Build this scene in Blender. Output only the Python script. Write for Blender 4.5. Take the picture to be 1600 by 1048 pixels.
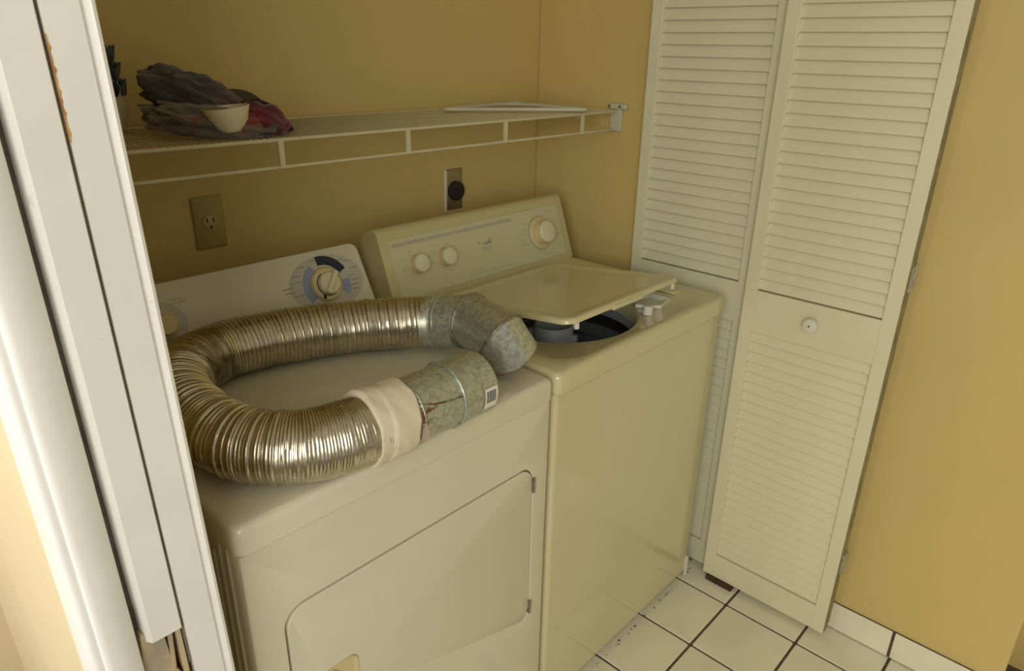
import bpy, bmesh, math, random
from mathutils import Vector, Matrix, noise
PI = math.pi
random.seed(7)
S = bpy.context.scene
for o in list(bpy.data.objects):
    bpy.data.objects.remove(o)
C = S.collection

# ------------------------------------------------------------------ camera
cd = bpy.data.cameras.new('camera')
cam = bpy.data.objects.new('camera', cd)
C.objects.link(cam)
cd.sensor_width = 36.0
cd.lens = 24.722
cd.clip_start = 0.02
_r = Vector((0.68123841, -0.73185333, 0.01746217))
_u = Vector((0.26613124, 0.26980603, 0.92540741))
_f = Vector((0.68197389, 0.62577584, -0.37857126))
M4 = Matrix((( _r.x, _u.x, -_f.x, -0.96547), (_r.y, _u.y, -_f.y, -0.76708),
             (_r.z, _u.z, -_f.z, 1.49589), (0, 0, 0, 1)))
cam.matrix_world = M4
S.camera = cam

# ------------------------------------------------------------------ world, light, exposure
W = bpy.data.worlds.new('world')
S.world = W
W.use_nodes = True
W.node_tree.nodes['Background'].inputs[0].default_value = (1.0, 0.95, 0.80, 1)
W.node_tree.nodes['Background'].inputs[1].default_value = 0.34
def area(name, loc, aim, sx, sy, power, col):
    d = bpy.data.lights.new(name, 'AREA')
    d.shape = 'RECTANGLE'
    d.size, d.size_y, d.energy, d.color = sx, sy, power, col
    o = bpy.data.objects.new(name, d)
    C.objects.link(o)
    o.location = loc
    o.rotation_euler = (Vector(aim) - Vector(loc)).to_track_quat('-Z', 'Y').to_euler()
    return o
area('window_daylight', (-2.3, -1.5, 1.75), (0.0, 0.1, 0.9), 1.4, 1.5, 36, (1.0, 0.97, 0.86))
area('hall_side_fill', (-2.4, 0.50, 1.65), (-0.85, 0.25, 1.05), 0.7, 1.3, 24, (1.0, 0.97, 0.92))  # unseen fill light added to brighten the left wall's hall face
S.view_settings.view_transform = 'Standard'
S.view_settings.look = 'None'
S.view_settings.gamma = 1.0
S.view_settings.use_curve_mapping = False
S.view_settings.exposure = 0.08

# ------------------------------------------------------------------ materials
def mat(name, col, rough=0.5, metal=0.0, var=0.06, vscale=6.0, bump=0.0, bscale=200.0, col2=None,
        spots=None, spec=0.5, coat=0.0, sheen=0.0, rvar=0.0):
    m = bpy.data.materials.new(name)
    m.use_nodes = True
    nt = m.node_tree
    N, L = nt.nodes, nt.links
    b = N['Principled BSDF']
    b.inputs['Roughness'].default_value = rough
    b.inputs['Metallic'].default_value = metal
    b.inputs['Specular IOR Level'].default_value = spec
    b.inputs['Coat Weight'].default_value = coat
    b.inputs['Sheen Weight'].default_value = sheen
    tc = N.new('ShaderNodeTexCoord')
    nz = N.new('ShaderNodeTexNoise')
    nz.inputs['Scale'].default_value = vscale
    nz.inputs['Detail'].default_value = 5
    L.new(tc.outputs['Object'], nz.inputs['Vector'])
    rp = N.new('ShaderNodeValToRGB')
    c2 = col2 if col2 else tuple(c * (1 - 2 * var) for c in col)
    rp.color_ramp.elements[0].color = (*c2, 1)
    rp.color_ramp.elements[1].color = (*col, 1)
    rp.color_ramp.elements[0].position = 0.35
    rp.color_ramp.elements[1].position = 0.65
    L.new(nz.outputs['Fac'], rp.inputs['Fac'])
    out = rp.outputs['Color']
    if spots:                                   # (colour, scale, threshold) stains or rust
        for sc, ss, th in spots:
            n2 = N.new('ShaderNodeTexNoise')
            n2.inputs['Scale'].default_value = ss
            n2.inputs['Detail'].default_value = 6
            L.new(tc.outputs['Object'], n2.inputs['Vector'])
            r2 = N.new('ShaderNodeValToRGB')
            r2.color_ramp.elements[0].position = th
            r2.color_ramp.elements[1].position = th + 0.06
            L.new(n2.outputs['Fac'], r2.inputs['Fac'])
            mx = N.new('ShaderNodeMixRGB')
            mx.inputs[2].default_value = (*sc, 1)
            L.new(r2.outputs['Color'], mx.inputs[0])
            L.new(out, mx.inputs[1])
            out = mx.outputs['Color']
    L.new(out, b.inputs['Base Color'])
    if rvar:
        mr = N.new('ShaderNodeMapRange')
        mr.inputs['To Min'].default_value = max(0.02, rough - rvar)
        mr.inputs['To Max'].default_value = rough + rvar
        L.new(nz.outputs['Fac'], mr.inputs['Value'])
        L.new(mr.outputs['Result'], b.inputs['Roughness'])
    if bump:
        n3 = N.new('ShaderNodeTexNoise')
        n3.inputs['Scale'].default_value = bscale
        n3.inputs['Detail'].default_value = 3
        L.new(tc.outputs['Object'], n3.inputs['Vector'])
        bp = N.new('ShaderNodeBump')
        bp.inputs['Strength'].default_value = bump
        bp.inputs['Distance'].default_value = 0.002
        L.new(n3.outputs['Fac'], bp.inputs['Height'])
        L.new(bp.outputs['Normal'], b.inputs['Normal'])
    return m

BEIGE = (0.62, 0.476, 0.183)
wall_m = mat('beige_wall_paint', BEIGE, 0.65, var=0.03, vscale=3, bump=0.25, bscale=140, spec=0.3)
hall_m = mat('overexposed_hall_paint', (0.72, 0.61, 0.40), 0.65, var=0.03, vscale=3, bump=0.25, bscale=140, spec=0.3)  # wall beige made paler, overexposure put into the colour
ceil_m = mat('white_ceiling_paint', (0.75, 0.72, 0.65), 0.9, var=0.03, bump=0.3)
jamb_m = mat('white_trim_paint', (0.84, 0.825, 0.79), 0.42, var=0.03, vscale=9, bump=0.08, bscale=60,
             spots=[((0.66, 0.63, 0.56), 34, 0.70)])
door_m = mat('cream_door_paint', (0.76, 0.71, 0.50), 0.5, var=0.025, vscale=5, bump=0.06, bscale=120)
door2_m = mat('pale_door_paint', (0.72, 0.70, 0.51), 0.5, var=0.025, vscale=5, bump=0.06, bscale=120)
edge_m = mat('shaded_edge_paint', (0.36, 0.31, 0.155), 0.7, var=0.18, vscale=30, bump=0.3)  # olive tone puts the shade of the door leaves' near edges into colour
tile_m = mat('white_glazed_tile', (0.84, 0.80, 0.62), 0.18, var=0.05, vscale=5, spots=[((0.62, 0.58, 0.46), 14, 0.72)])
grout_m = mat('dark_grout', (0.13, 0.10, 0.06), 0.9, var=0.2, vscale=60, bump=0.4)
dirt_m = mat('floor_grime', (0.26, 0.19, 0.10), 0.95, var=0.3, vscale=90, bump=0.6)
dryer_m = mat('white_enamel', (0.68, 0.645, 0.495), 0.22, var=0.015, vscale=3, coat=0.2)
dryer_panel_m = mat('white_console_plastic', (0.66, 0.63, 0.49), 0.4, var=0.02)
washer_m = mat('bisque_enamel', (0.64, 0.585, 0.345), 0.16, var=0.02, vscale=3, coat=0.3)
washer_plastic_m = mat('bisque_plastic', (0.58, 0.52, 0.27), 0.4, var=0.03)
washer_panel_m = mat('pale_panel_face', (0.58, 0.57, 0.36), 0.35, var=0.02)
knob_m = mat('almond_knob_plastic', (0.66, 0.55, 0.30), 0.35, var=0.04)
knob_cap_m = mat('pale_knob_cap', (0.70, 0.66, 0.46), 0.35, var=0.03)
print_m = mat('grey_panel_print', (0.34, 0.31, 0.22), 0.5, var=0.1, vscale=80)
printpale_m = mat('pale_grey_print', (0.47, 0.45, 0.34), 0.5, var=0.05, vscale=40)
dialgrey_m = mat('dial_grey_print', (0.50, 0.49, 0.41), 0.45, var=0.03)
blue_m = mat('pale_blue_print', (0.27, 0.32, 0.48), 0.45, var=0.04)
navy_m = mat('navy_print', (0.012, 0.014, 0.05), 0.45, var=0.1)
dark_m = mat('dark_rubber', (0.02, 0.02, 0.022), 0.5, var=0.1)
hole_m = mat('black_slot', (0.01, 0.009, 0.008), 0.7)
tub_m = mat('grey_tub_plastic', (0.30, 0.32, 0.34), 0.4, var=0.06)
basket_m = mat('grey_speckled_basket', (0.17, 0.18, 0.19), 0.35, var=0.15, vscale=90)
agit_m = mat('pale_grey_agitator', (0.42, 0.45, 0.47), 0.4, var=0.05)
white_pl_m = mat('white_plastic', (0.74, 0.72, 0.62), 0.35, var=0.03)
wire_m = mat('white_coated_wire', (0.60, 0.54, 0.34), 0.4, var=0.05, vscale=20)
bracket_m = mat('grey_white_bracket', (0.58, 0.57, 0.44), 0.45, var=0.04)
hinge_m = mat('painted_hinge_metal', (0.55, 0.50, 0.36), 0.4, 0.4, var=0.15, vscale=60)
steel_m = mat('dull_steel', (0.45, 0.42, 0.35), 0.35, 0.9, var=0.2, vscale=80)
alu_m = mat('aluminium_foil', (0.64, 0.59, 0.46), 0.28, 1.0, var=0.12, vscale=28, bump=0.35, bscale=55, rvar=0.08,
            spots=[((0.16, 0.12, 0.07), 21, 0.74)])
galv_m = mat('galvanised_steel', (0.58, 0.62, 0.53), 0.40, 0.75, var=0.16, vscale=110, rvar=0.10, bump=0.1, bscale=90,
             spots=[((0.66, 0.67, 0.59), 210, 0.58), ((0.22, 0.13, 0.06), 17, 0.71)])
seam_m = mat('rusty_seam', (0.40, 0.36, 0.28), 0.5, 0.7, var=0.2, vscale=90, spots=[((0.20, 0.09, 0.03), 40, 0.58)])
rust_m = mat('orange_rust', (0.28, 0.10, 0.025), 0.9, 0.0, var=0.3, vscale=150, bump=0.6)
tape_m = mat('cream_tape', (0.78, 0.68, 0.52), 0.6, var=0.05, vscale=14, bump=0.25, bscale=28)
paper_m = mat('white_sticker', (0.80, 0.77, 0.66), 0.5, var=0.02)
ink_m = mat('barcode_ink', (0.035, 0.035, 0.03), 0.6, var=0.1)
almond_m = mat('tan_outlet_plate', (0.40, 0.30, 0.088), 0.4, var=0.05)
outface_m = mat('tan_receptacle', (0.46, 0.36, 0.14), 0.35, var=0.04)
brass_m = mat('brushed_brown_plate', (0.36, 0.28, 0.15), 0.38, 0.5, var=0.1, vscale=30)
cloth1_m = mat('purple_grey_fleece', (0.105, 0.072, 0.070), 0.95, col2=(0.05, 0.048, 0.055), vscale=16, bump=0.9, bscale=260,
               spots=[((0.15, 0.09, 0.055), 13, 0.60)], sheen=0.3)
cloth2_m = mat('grey_plaid_cloth', (0.15, 0.12, 0.085), 0.95, col2=(0.10, 0.085, 0.07), vscale=22, bump=0.9, bscale=240,
               spots=[((0.20, 0.03, 0.025), 12, 0.535)], sheen=0.3)
cloth3_m = mat('dark_red_cloth', (0.19, 0.016, 0.02), 0.9, col2=(0.06, 0.009, 0.013), vscale=18, bump=0.8, bscale=200,
               spots=[((0.05, 0.06, 0.09), 15, 0.62)], sheen=0.3)
blackcloth_m = mat('black_strap_fabric', (0.018, 0.016, 0.022), 0.8, var=0.2, vscale=60)
cap_m = mat('dark_olive_felt', (0.075, 0.062, 0.038), 0.9, var=0.15, vscale=40, bump=0.5)
bowl_m = mat('cream_ceramic', (0.72, 0.64, 0.44), 0.35, var=0.03)
jar_m = mat('pale_peach_ceramic', (0.74, 0.58, 0.40), 0.35, var=0.06, vscale=10)
jarblue_m = mat('blue_glaze', (0.05, 0.08, 0.12), 0.35, col2=(0.015, 0.02, 0.035), vscale=60)
wood_m = mat('splintered_wood', (0.52, 0.40, 0.24), 0.85, col2=(0.36, 0.30, 0.24), vscale=25, bump=0.8, bscale=60)
orangewood_m = mat('bare_orange_wood', (0.66, 0.38, 0.11), 0.8, col2=(0.46, 0.20, 0.04), vscale=70, bump=0.6)
gap_m = mat('grey_brown_primer', (0.20, 0.165, 0.13), 0.8, var=0.15, vscale=40)
brown_m = mat('dark_brown_wood', (0.075, 0.035, 0.015), 0.7, var=0.25, vscale=70, bump=0.4)

# ------------------------------------------------------------------ mesh helpers
def nb():
    return bmesh.new()

def box(bm, x0, x1, y0, y1, z0, z1, mtx=None):
    vs = [bm.verts.new((x, y, z)) for x in (x0, x1) for y in (y0, y1) for z in (z0, z1)]
    for q in ((0, 1, 3, 2), (4, 6, 7, 5), (0, 4, 5, 1), (2, 3, 7, 6), (0, 2, 6, 4), (1, 5, 7, 3)):
        bm.faces.new([vs[i] for i in q])
    if mtx:
        for v in vs:
            v.co = mtx @ v.co
    return vs

def loft(bm, loops, cap0=True, cap1=True, closed=True):
    rows = [[bm.verts.new(p) for p in lp] for lp in loops]
    n = len(rows[0])
    for a, b in zip(rows, rows[1:]):
        for i in range(n if closed else n - 1):
            j = (i + 1) % n
            bm.faces.new((a[i], a[j], b[j], b[i]))
    if cap0:
        bm.faces.new(rows[0][::-1])
    if cap1:
        bm.faces.new(rows[-1])
    return rows

def rr(x0, x1, y0, y1, r, n=6):
    """rounded rectangle, counter-clockwise list of (x, y)"""
    out = []
    for cx, cy, a0 in ((x1 - r, y0 + r, -PI / 2), (x1 - r, y1 - r, 0), (x0 + r, y1 - r, PI / 2), (x0 + r, y0 + r, PI)):
        for k in range(n + 1):
            a = a0 + PI / 2 * k / n
            out.append((cx + r * math.cos(a), cy + r * math.sin(a)))
    return out

def circ(cx, cy, r, n):
    return [(cx + r * math.cos(2 * PI * k / n), cy + r * math.sin(2 * PI * k / n)) for k in range(n)]

def radial(poly, c, angles):
    """points where rays from c at the angles meet the closed polygon"""
    out = []
    for a in angles:
        dx, dy = math.cos(a), math.sin(a)
        best = None
        for i in range(len(poly)):
            x1, y1 = poly[i][0] - c[0], poly[i][1] - c[1]
            x2, y2 = poly[(i + 1) % len(poly)][0] - c[0], poly[(i + 1) % len(poly)][1] - c[1]
            ex, ey = x2 - x1, y2 - y1
            den = dx * ey - dy * ex
            if abs(den) < 1e-12:
                continue
            t = (x1 * ey - y1 * ex) / den
            s = (x1 * dy - y1 * dx) / den
            if t > 0 and -1e-6 <= s <= 1 + 1e-6 and (best is None or t > best):
                best = t
        out.append((c[0] + dx * best, c[1] + dy * best))
    return out

def angs(polys, c, extra=64):
    s = set(round(math.atan2(p[1] - c[1], p[0] - c[0]) % (2 * PI), 5) for q in polys for p in q)
    s |= set(round(2 * PI * k / extra, 5) for k in range(extra))
    s = sorted(s)
    out = [s[0]]
    for a in s[1:]:
        if a - out[-1] > 0.0008:
            out.append(a)
    return out

def lathe(bm, prof, n=32, mtx=None, cap0=True, cap1=True):
    loops = []
    for r, z in prof:
        lp = [Vector((r * math.cos(2 * PI * k / n), r * math.sin(2 * PI * k / n), z)) for k in range(n)]
        if mtx:
            lp = [mtx @ v for v in lp]
        loops.append(lp)
    loft(bm, loops, cap0, cap1)

def tube(bm, pts, r, n=8, caps=True, closed=False):
    pts = [Vector(p) for p in pts]
    m = len(pts)
    up = None
    loops = []
    for i, p in enumerate(pts):
        if closed:
            t = (pts[(i + 1) % m] - pts[i - 1]).normalized()
        else:
            t = (pts[min(i + 1, m - 1)] - pts[max(i - 1, 0)]).normalized()
        if up is None:
            up = Vector((0, 0, 1)) if abs(t.z) < 0.9 else Vector((1, 0, 0))
        s = t.cross(up).normalized()
        up = s.cross(t).normalized()
        rad = r(i / (m - 1)) if callable(r) else r
        loops.append([p + rad * (math.cos(2 * PI * k / n) * s + math.sin(2 * PI * k / n) * up) for k in range(n)])
    if closed:
        loops.append(loops[0])
        loft(bm, loops, False, False)
        bmesh.ops.remove_doubles(bm, verts=bm.verts, dist=1e-6)
    else:
        loft(bm, loops, caps, caps)

def frame(o, x, y):
    x = Vector(x).normalized()
    z = x.cross(Vector(y)).normalized()
    y = z.cross(x)
    o = Vector(o)
    return Matrix(((x.x, y.x, z.x, o.x), (x.y, y.y, z.y, o.y), (x.z, y.z, z.z, o.z), (0, 0, 0, 1)))

ORG = {}
def origin_of(p):
    while p is not None and p.parent is not None:
        p = p.parent
    return ORG.get(p.name, Vector((0, 0, 0))) if p is not None else Vector((0, 0, 0))

def obj(name, bm, m, parent=None, smooth=40, bevel=0.0, seg=2, local=False):
    me = bpy.data.meshes.new(name)
    bmesh.ops.recalc_face_normals(bm, faces=bm.faces)
    bm.to_mesh(me)
    bm.free()
    o = bpy.data.objects.new(name, me)
    C.objects.link(o)
    me.materials.append(m)
    if parent is not None:
        o.parent = parent
        if not local:
            me.transform(Matrix.Translation(-origin_of(parent)))
    if smooth:
        me.polygons.foreach_set('use_smooth', [True] * len(me.polygons))
        me.set_sharp_from_angle(angle=math.radians(smooth))
    if bevel:
        b = o.modifiers.new('bevel', 'BEVEL')
        b.width = bevel
        b.segments = seg
        b.limit_method = 'ANGLE'
        b.angle_limit = math.radians(40)
        b.harden_normals = True
    return o

def tag(o, label, cat, group=None):
    o['label'] = label
    o['category'] = cat
    if group:
        o['group'] = group
    return o

def thing(name, label, cat, loc, group=None):
    o = bpy.data.objects.new(name, None)
    o.empty_display_size = 0.05
    C.objects.link(o)
    o.location = loc
    ORG[o.name] = Vector(loc)
    return tag(o, label, cat, group)

def struct(o):
    o['kind'] = 'structure'
    return o

def at_base(o):
    """move a one-mesh thing's origin to the bottom centre of its mesh"""
    vs = [v.co for v in o.data.vertices]
    c = Vector(((min(v.x for v in vs) + max(v.x for v in vs)) / 2, (min(v.y for v in vs) + max(v.y for v in vs)) / 2, min(v.z for v in vs)))
    o.data.transform(Matrix.Translation(-c))
    o.location = c
    return o

# ------------------------------------------------------------------ the room
H = 0.912
BACK, RIGHT = 0.75, 0.785
bm = nb(); box(bm, -2.6, 2.2, -2.6, BACK + 0.1, -0.05, -0.004)
floor = struct(obj('floor', bm, grout_m, None, 0))
PITCH, TX, TY = 0.2057, 0.6555, -0.150
bm = nb()
h = (PITCH - 0.007) / 2
lp = rr(-h, h, -h, h, 0.004, 2)
loft(bm, [[(x, y, -0.006) for x, y in lp], [(x, y, -0.0015) for x, y in lp],
          [(x * 0.985, y * 0.985, 0.0) for x, y in lp]], False, True)
tile0 = obj('tile', bm, tile_m, floor, 0)
first = True
for i in range(-7, 3):
    for j in range(-7, 5):
        x, y = TX + (i + 0.5) * PITCH, TY + (j + 0.5) * PITCH
        if x > RIGHT - 0.02 and y > -0.79 - PITCH / 2:
            continue
        if y + h > BACK:
            continue
        t = tile0 if first else tile0.copy()
        if not first:
            C.objects.link(t)
            t.parent = floor
        first = False
        t.location = (x, y, random.uniform(-0.0004, 0.0))
# the narrow cut tiles between the last full column and the right wall
bm = nb()
w = (RIGHT - 0.008 - (TX + 0.0035)) / 2
lp = rr(-w, w, -h, h, 0.003, 2)
loft(bm, [[(x, y, -0.006) for x, y in lp], [(x, y, -0.0015) for x, y in lp],
          [(x * 0.985, y * 0.985, 0.0) for x, y in lp]], False, True)
cut0 = obj('tile', bm, tile_m, floor, 0)
first = True
for j in range(-3, 4):
    t = cut0 if first else cut0.copy()
    if not first:
        C.objects.link(t)
        t.parent = floor
    first = False
    t.location = (TX + 0.0035 + w, TY + (j + 0.5) * PITCH, 0)

bm = nb(); box(bm, -0.80, 1.1, BACK, BACK + 0.1, -0.004, 2.44)
struct(obj('wall_back', bm, wall_m, None, 0))
bm = nb(); box(bm, RIGHT, RIGHT + 0.12, -0.795, BACK, -0.004, 2.44)
struct(obj('wall_right', bm, wall_m, None, 0, bevel=0.004))
bm = nb(); box(bm, 0.985, 1.1, -2.6, -0.795, -0.004, 2.44); box(bm, 0.905, 1.1, -0.795, -0.70, -0.004, 2.44)
struct(obj('wall_passage', bm, wall_m, None, 0))
bm = nb(); box(bm, -2.6, -0.80, 0.958, 1.05, -0.004, 2.44)
struct(obj('wall_hall', bm, hall_m, None, 0))
bm = nb(); box(bm, -1.0, 1.1, -1.5, BACK + 0.1, 2.44, 2.52)
struct(obj('ceiling', bm, ceil_m, None, 0))

# tile baseboard on the right wall
bm = nb(); box(bm, RIGHT - 0.004, RIGHT, -0.79, 0.74, 0.0, 0.086)
bb = struct(obj('baseboard_right', bm, grout_m, None, 0))
bm = nb()
box(bm, -0.004, 0.0, -h, h, 0.0, 0.083)
b0 = obj('tile', bm, tile_m, bb, 0, bevel=0.0015, local=True)
first = True
for j in range(-1, 6):
    y0 = -0.556 + j * PITCH
    b = b0 if first else b0.copy()
    if not first:
        C.objects.link(b)
        b.parent = bb
    first = False
    b.location = (RIGHT - 0.0042, y0 + PITCH / 2, 0.003)

# left wall with the end jamb of the doorway, slightly out of plumb
def lean(x, z, k=-0.020):
    return x + k * (z - 1.19)
def strip(bm, x0, x1, y0, y1, z0, z1, k0=-0.020, k1=-0.020, chip=None):
    a = [(lean(x0, z0, k0), y0, z0), (lean(x1, z0, k1), y0, z0), (lean(x1, z0, k1), y1, z0), (lean(x0, z0, k0), y1, z0)]
    b = [(lean(x0, z1, k0), y0, z1), (lean(x1, z1, k1), y0, z1), (lean(x1, z1, k1), y1, z1), (lean(x0, z1, k0), y1, z1)]
    loft(bm, [a, b])
ZT = 2.44
bm = nb(); strip(bm, -0.847, -0.722, -0.012, 0.96, -0.004, ZT, -0.022, -0.022)
wl = struct(obj('wall_left', bm, wall_m, None, 0))
wl.data.materials.append(hall_m)
for p_ in wl.data.polygons:
    if p_.normal.x < -0.9:
        p_.material_index = 1
JY = -0.057
# left jamb strip rolling round into the casing
bm = nb()
prof = [(-0.811, -0.012), (-0.811, JY + 0.001), (-0.812, JY), (-0.834, JY), (-0.840, JY + 0.0008), (-0.8455, JY + 0.003), (-0.8475, JY + 0.0065), (-0.8475, JY + 0.0085), (-0.850, JY + 0.0085), (-0.854, JY + 0.010),
        (-0.857, JY + 0.014), (-0.8585, JY + 0.022), (-0.8595, JY + 0.035), (-0.8600, JY + 0.048), (-0.860, JY + 0.060), (-0.858, JY + 0.064),
        (-0.848, JY + 0.065), (-0.846, -0.012)]
loops = []
for z in (-0.004, ZT):
    loops.append([(lean(x, z, -0.019 if x > -0.83 else -0.024), y, z) for x, y in prof])
loft(bm, loops)
struct(obj('trim_1', bm, jamb_m, None, 50))
# loose centre board: its foot ends well above the floor
bm = nb()
prof = [(-0.8030, -0.014), (-0.8030, JY + 0.016), (-0.8010, JY + 0.006), (-0.7975, JY - 0.0002), (-0.7965, JY - 0.001), (-0.7642, JY - 0.001), (-0.7635, JY), (-0.7635, -0.014)]
loft(bm, [[(lean(x, z), y, z) for x, y in prof] for z in (0.858, ZT)])
struct(obj('trim_2', bm, jamb_m, None, 35, bevel=0.0006))
# right jamb strip with a rounded bead on its far edge
bm = nb()
prof = [(-0.760, -0.012), (-0.760, JY), (-0.7285, JY), (-0.7270, JY + 0.0015), (-0.7262, JY + 0.0030), (-0.7240, JY + 0.0026),
        (-0.7225, JY - 0.0005), (-0.7195, JY - 0.0022), (-0.7165, JY - 0.0012), (-0.7150, JY + 0.002), (-0.7150, JY + 0.05), (-0.716, -0.006), (-0.722, -0.005)]
loft(bm, [[(lean(x, z, -0.023 if x > -0.74 else -0.020), y, z) for x, y in prof] for z in (-0.004, ZT)])
trim3 = struct(obj('trim_3', bm, jamb_m, None, 35))
# grey primer strip deep in the narrow joint
bm = nb(); strip(bm, -0.7636, -0.7599, JY + 0.004, -0.013, 0.80, ZT)
struct(obj('trim_4', bm, gap_m, None, 0))
bm = nb(); strip(bm, -0.8108, -0.8032, JY + 0.020, -0.013, 0.80, ZT)
struct(obj('trim_5', bm, gap_m, None, 0))
# chipped paint baring orange wood along the joint
bm = nb()
zs = [1.500 - 0.0035 * k for k in range(26)]
a, b = [], []
for k, z in enumerate(zs):
    wv = 0.0004 + 0.0030 * abs(noise.noise(Vector((k * 1.7, 3.1, 0)))) * math.sin(PI * (k + 0.5) / 26) + 0.0012 * (k % 5 == 3)
    a.append((lean(-0.7601, z), JY - 0.0004, z)); b.append((lean(-0.7601 + wv, z), JY - 0.0004, z))
loft(bm, [[(x, y + 0.003, z) for x, y, z in a], a, b, [(x, y + 0.003, z) for x, y, z in b]], False, False, closed=False)
obj('chipped_wood', bm, orangewood_m, trim3, 0)
# splintered framing below the broken board end
def shard(pts, y0, y1, m, name='splintered_wood'):
    bm = nb()
    loft(bm, [[(x, y0 + dy, z) for x, z, dy in pts], [(x, y1, z) for x, z, dy in pts]])
    return obj(name, bm, m, trim3, 0, bevel=0.0008)
shard([(-0.803, 0.70, 0), (-0.774, 0.70, 0), (-0.771, 0.800, 0.003), (-0.775, 0.862, 0.004), (-0.799, 0.872, 0.0), (-0.803, 0.83, 0)], JY + 0.006, -0.014, wood_m)
shard([(-0.800, 0.70, 0), (-0.762, 0.70, 0), (-0.763, 0.785, 0.002), (-0.772, 0.806, 0.0), (-0.782, 0.800, 0.003), (-0.797, 0.790, 0.001)], JY + 0.001, -0.02, wood_m)
shard([(-0.790, 0.70, 0), (-0.764, 0.70, 0), (-0.765, 0.778, 0.001), (-0.771, 0.792, 0.0), (-0.781, 0.786, 0.002)], JY - 0.0015, -0.03, orangewood_m)
shard([(-0.774, 0.79, 0), (-0.770, 0.80, 0), (-0.7655, 0.86, 0.004), (-0.7695, 0.868, 0.003)], JY + 0.003, -0.014, wood_m)
shard([(-0.7640, 0.70, 0), (-0.7560, 0.70, 0), (-0.7575, 0.80, 0), (-0.7590, 0.90, 0.001), (-0.7625, 0.89, 0.002)], JY + 0.0015, -0.014, wood_m)
shard([(-0.8125, 0.84, 0), (-0.8075, 0.85, 0), (-0.8035, 0.89, 0), (-0.808, 0.93, 0.004), (-0.8115, 0.91, 0.001)], JY + 0.008, -0.014, gap_m)

# ------------------------------------------------------------------ dryer
DX0, DX1 = -0.660, -0.012
dr = thing('dryer', 'white front-loading dryer carrying the silver flexible duct', 'dryer', ((DX0 + DX1) / 2, 0.32, 0))
ZS = H - 0.045
# cabinet with a recess for the door
door_o = rr(-0.606, -0.060, 0.346, 0.737, 0.036, 8)
outer = rr(DX0 + 0.004, DX1 - 0.003, 0.012, ZS - 0.003, 0.004, 3)
cc = (-0.333, 0.54)
A = angs([door_o, outer], cc, 72)
LO, LD = radial(outer, cc, A), radial(door_o, cc, A)
def sc(lp, c, d):
    out = []
    for x, z in lp:
        v = Vector((x - c[0], z - c[1])); l = v.length
        out.append((c[0] + v.x * (l - d) / l, c[1] + v.y * (l - d) / l))
    return out
bm = nb()
loft(bm, [[(x, 0.63, z) for x, z in LO], [(x, 0.006, z) for x, z in LO], [(x, 0.0015, z) for x, z in sc(LO, cc, 0.002)],
          [(x, 0.0, z) for x, z in sc(LO, cc, 0.006)], [(x, 0.0, z) for x, z in sc(LD, cc, -0.002)],
          [(x, 0.0015, z) for x, z in LD], [(x, 0.014, z) for x, z in LD]])
obj('cabinet', bm, dryer_m, dr, 30)
bm = nb()
for y in (0.030, 0.052):
    box(bm, DX0 + 0.0005, DX0 + 0.006, y, y + 0.010, 0.02, ZS - 0.004)
box(bm, DX0 + 0.001, DX0 + 0.006, 0.075, 0.60, 0.05, ZS - 0.03)
obj('side_rib', bm, dryer_m, dr, 0, bevel=0.002)
# top panel
bm = nb()
T0 = rr(DX0, DX1, -0.006, 0.63, 0.016, 5)
def ins(lp, d, c):
    return [(c[0] + (x - c[0]) * (1 - d / 0.32), c[1] + (y - c[1]) * (1 - d / 0.32)) for x, y in lp]
tc_ = ((DX0 + DX1) / 2, 0.312)
loft(bm, [[(x, y, ZS + 0.001) for x, y in T0], [(x, y, H - 0.012) for x, y in T0], [(x, y, H - 0.005) for x, y in ins(T0, 0.0018, tc_)],
          [(x, y, H - 0.0012) for x, y in ins(T0, 0.006, tc_)], [(x, y, H) for x, y in ins(T0, 0.012, tc_)], [(x, y, H) for x, y in ins(T0, 0.03, tc_)]])
obj('top_panel', bm, dryer_m, dr, 60)
# door with hand recess
hole = rr(-0.588, -0.492, 0.430, 0.578, 0.014, 5)
dc = (-0.54, 0.504)
dgap = rr(-0.603, -0.063, 0.349, 0.734, 0.034, 8)
A = angs([hole, dgap], dc, 48)
LG, LH = radial(dgap, dc, A), radial(hole, dc, A)
bm = nb()
loft(bm, [[(x, 0.012, z) for x, z in LG], [(x, 0.0, z) for x, z in LG], [(x, -0.0014, z) for x, z in sc(LG, dc, 0.003)],
          [(x, -0.0014, z) for x, z in sc(LH, dc, -0.002)], [(x, 0.001, z) for x, z in LH], [(x, 0.011, z) for x, z in LH]])
dd = obj('door', bm, dryer_m, dr, 30)
bm = nb()
rim = rr(-0.589, -0.491, 0.429, 0.579, 0.015, 5)
inn = rr(-0.580, -0.500, 0.438, 0.570, 0.012, 5)
loft(bm, [[(x, 0.004, z) for x, z in rim], [(x, -0.003, z) for x, z in rim], [(x, -0.0035, z) for x, z in ins(rim, 0.004, dc)],
          [(x, 0.010, z) for x, z in inn]], True, True)
hr = obj('door_handle', bm, knob_m, dd, 40)
hr['label'] = 'almond plastic hand recess'
bm = nb()
lathe(bm, [(0.0, -0.014), (0.014, -0.013), (0.024, -0.009), (0.029, 0.0), (0.029, 0.010)], 24,
      Matrix.Translation((-0.545, 0.005, 0.530)) @ Matrix.Rotation(-PI / 2, 4, 'X') @ Matrix.Diagonal((1.0, 1.5, 1.0, 1)), False, True)
obj('grip', bm, knob_m, hr, 50)
for z0 in (0.675, 0.365):
    bm = nb()
    box(bm, -0.0635, -0.0575, -0.004, 0.008, z0, z0 + 0.032)
    tube(bm, [(-0.0600, -0.004, z0 - 0.001), (-0.0600, -0.004, z0 + 0.033)], 0.0026, 10)
    obj('hinge', bm, steel_m, dd, 40)
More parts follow.
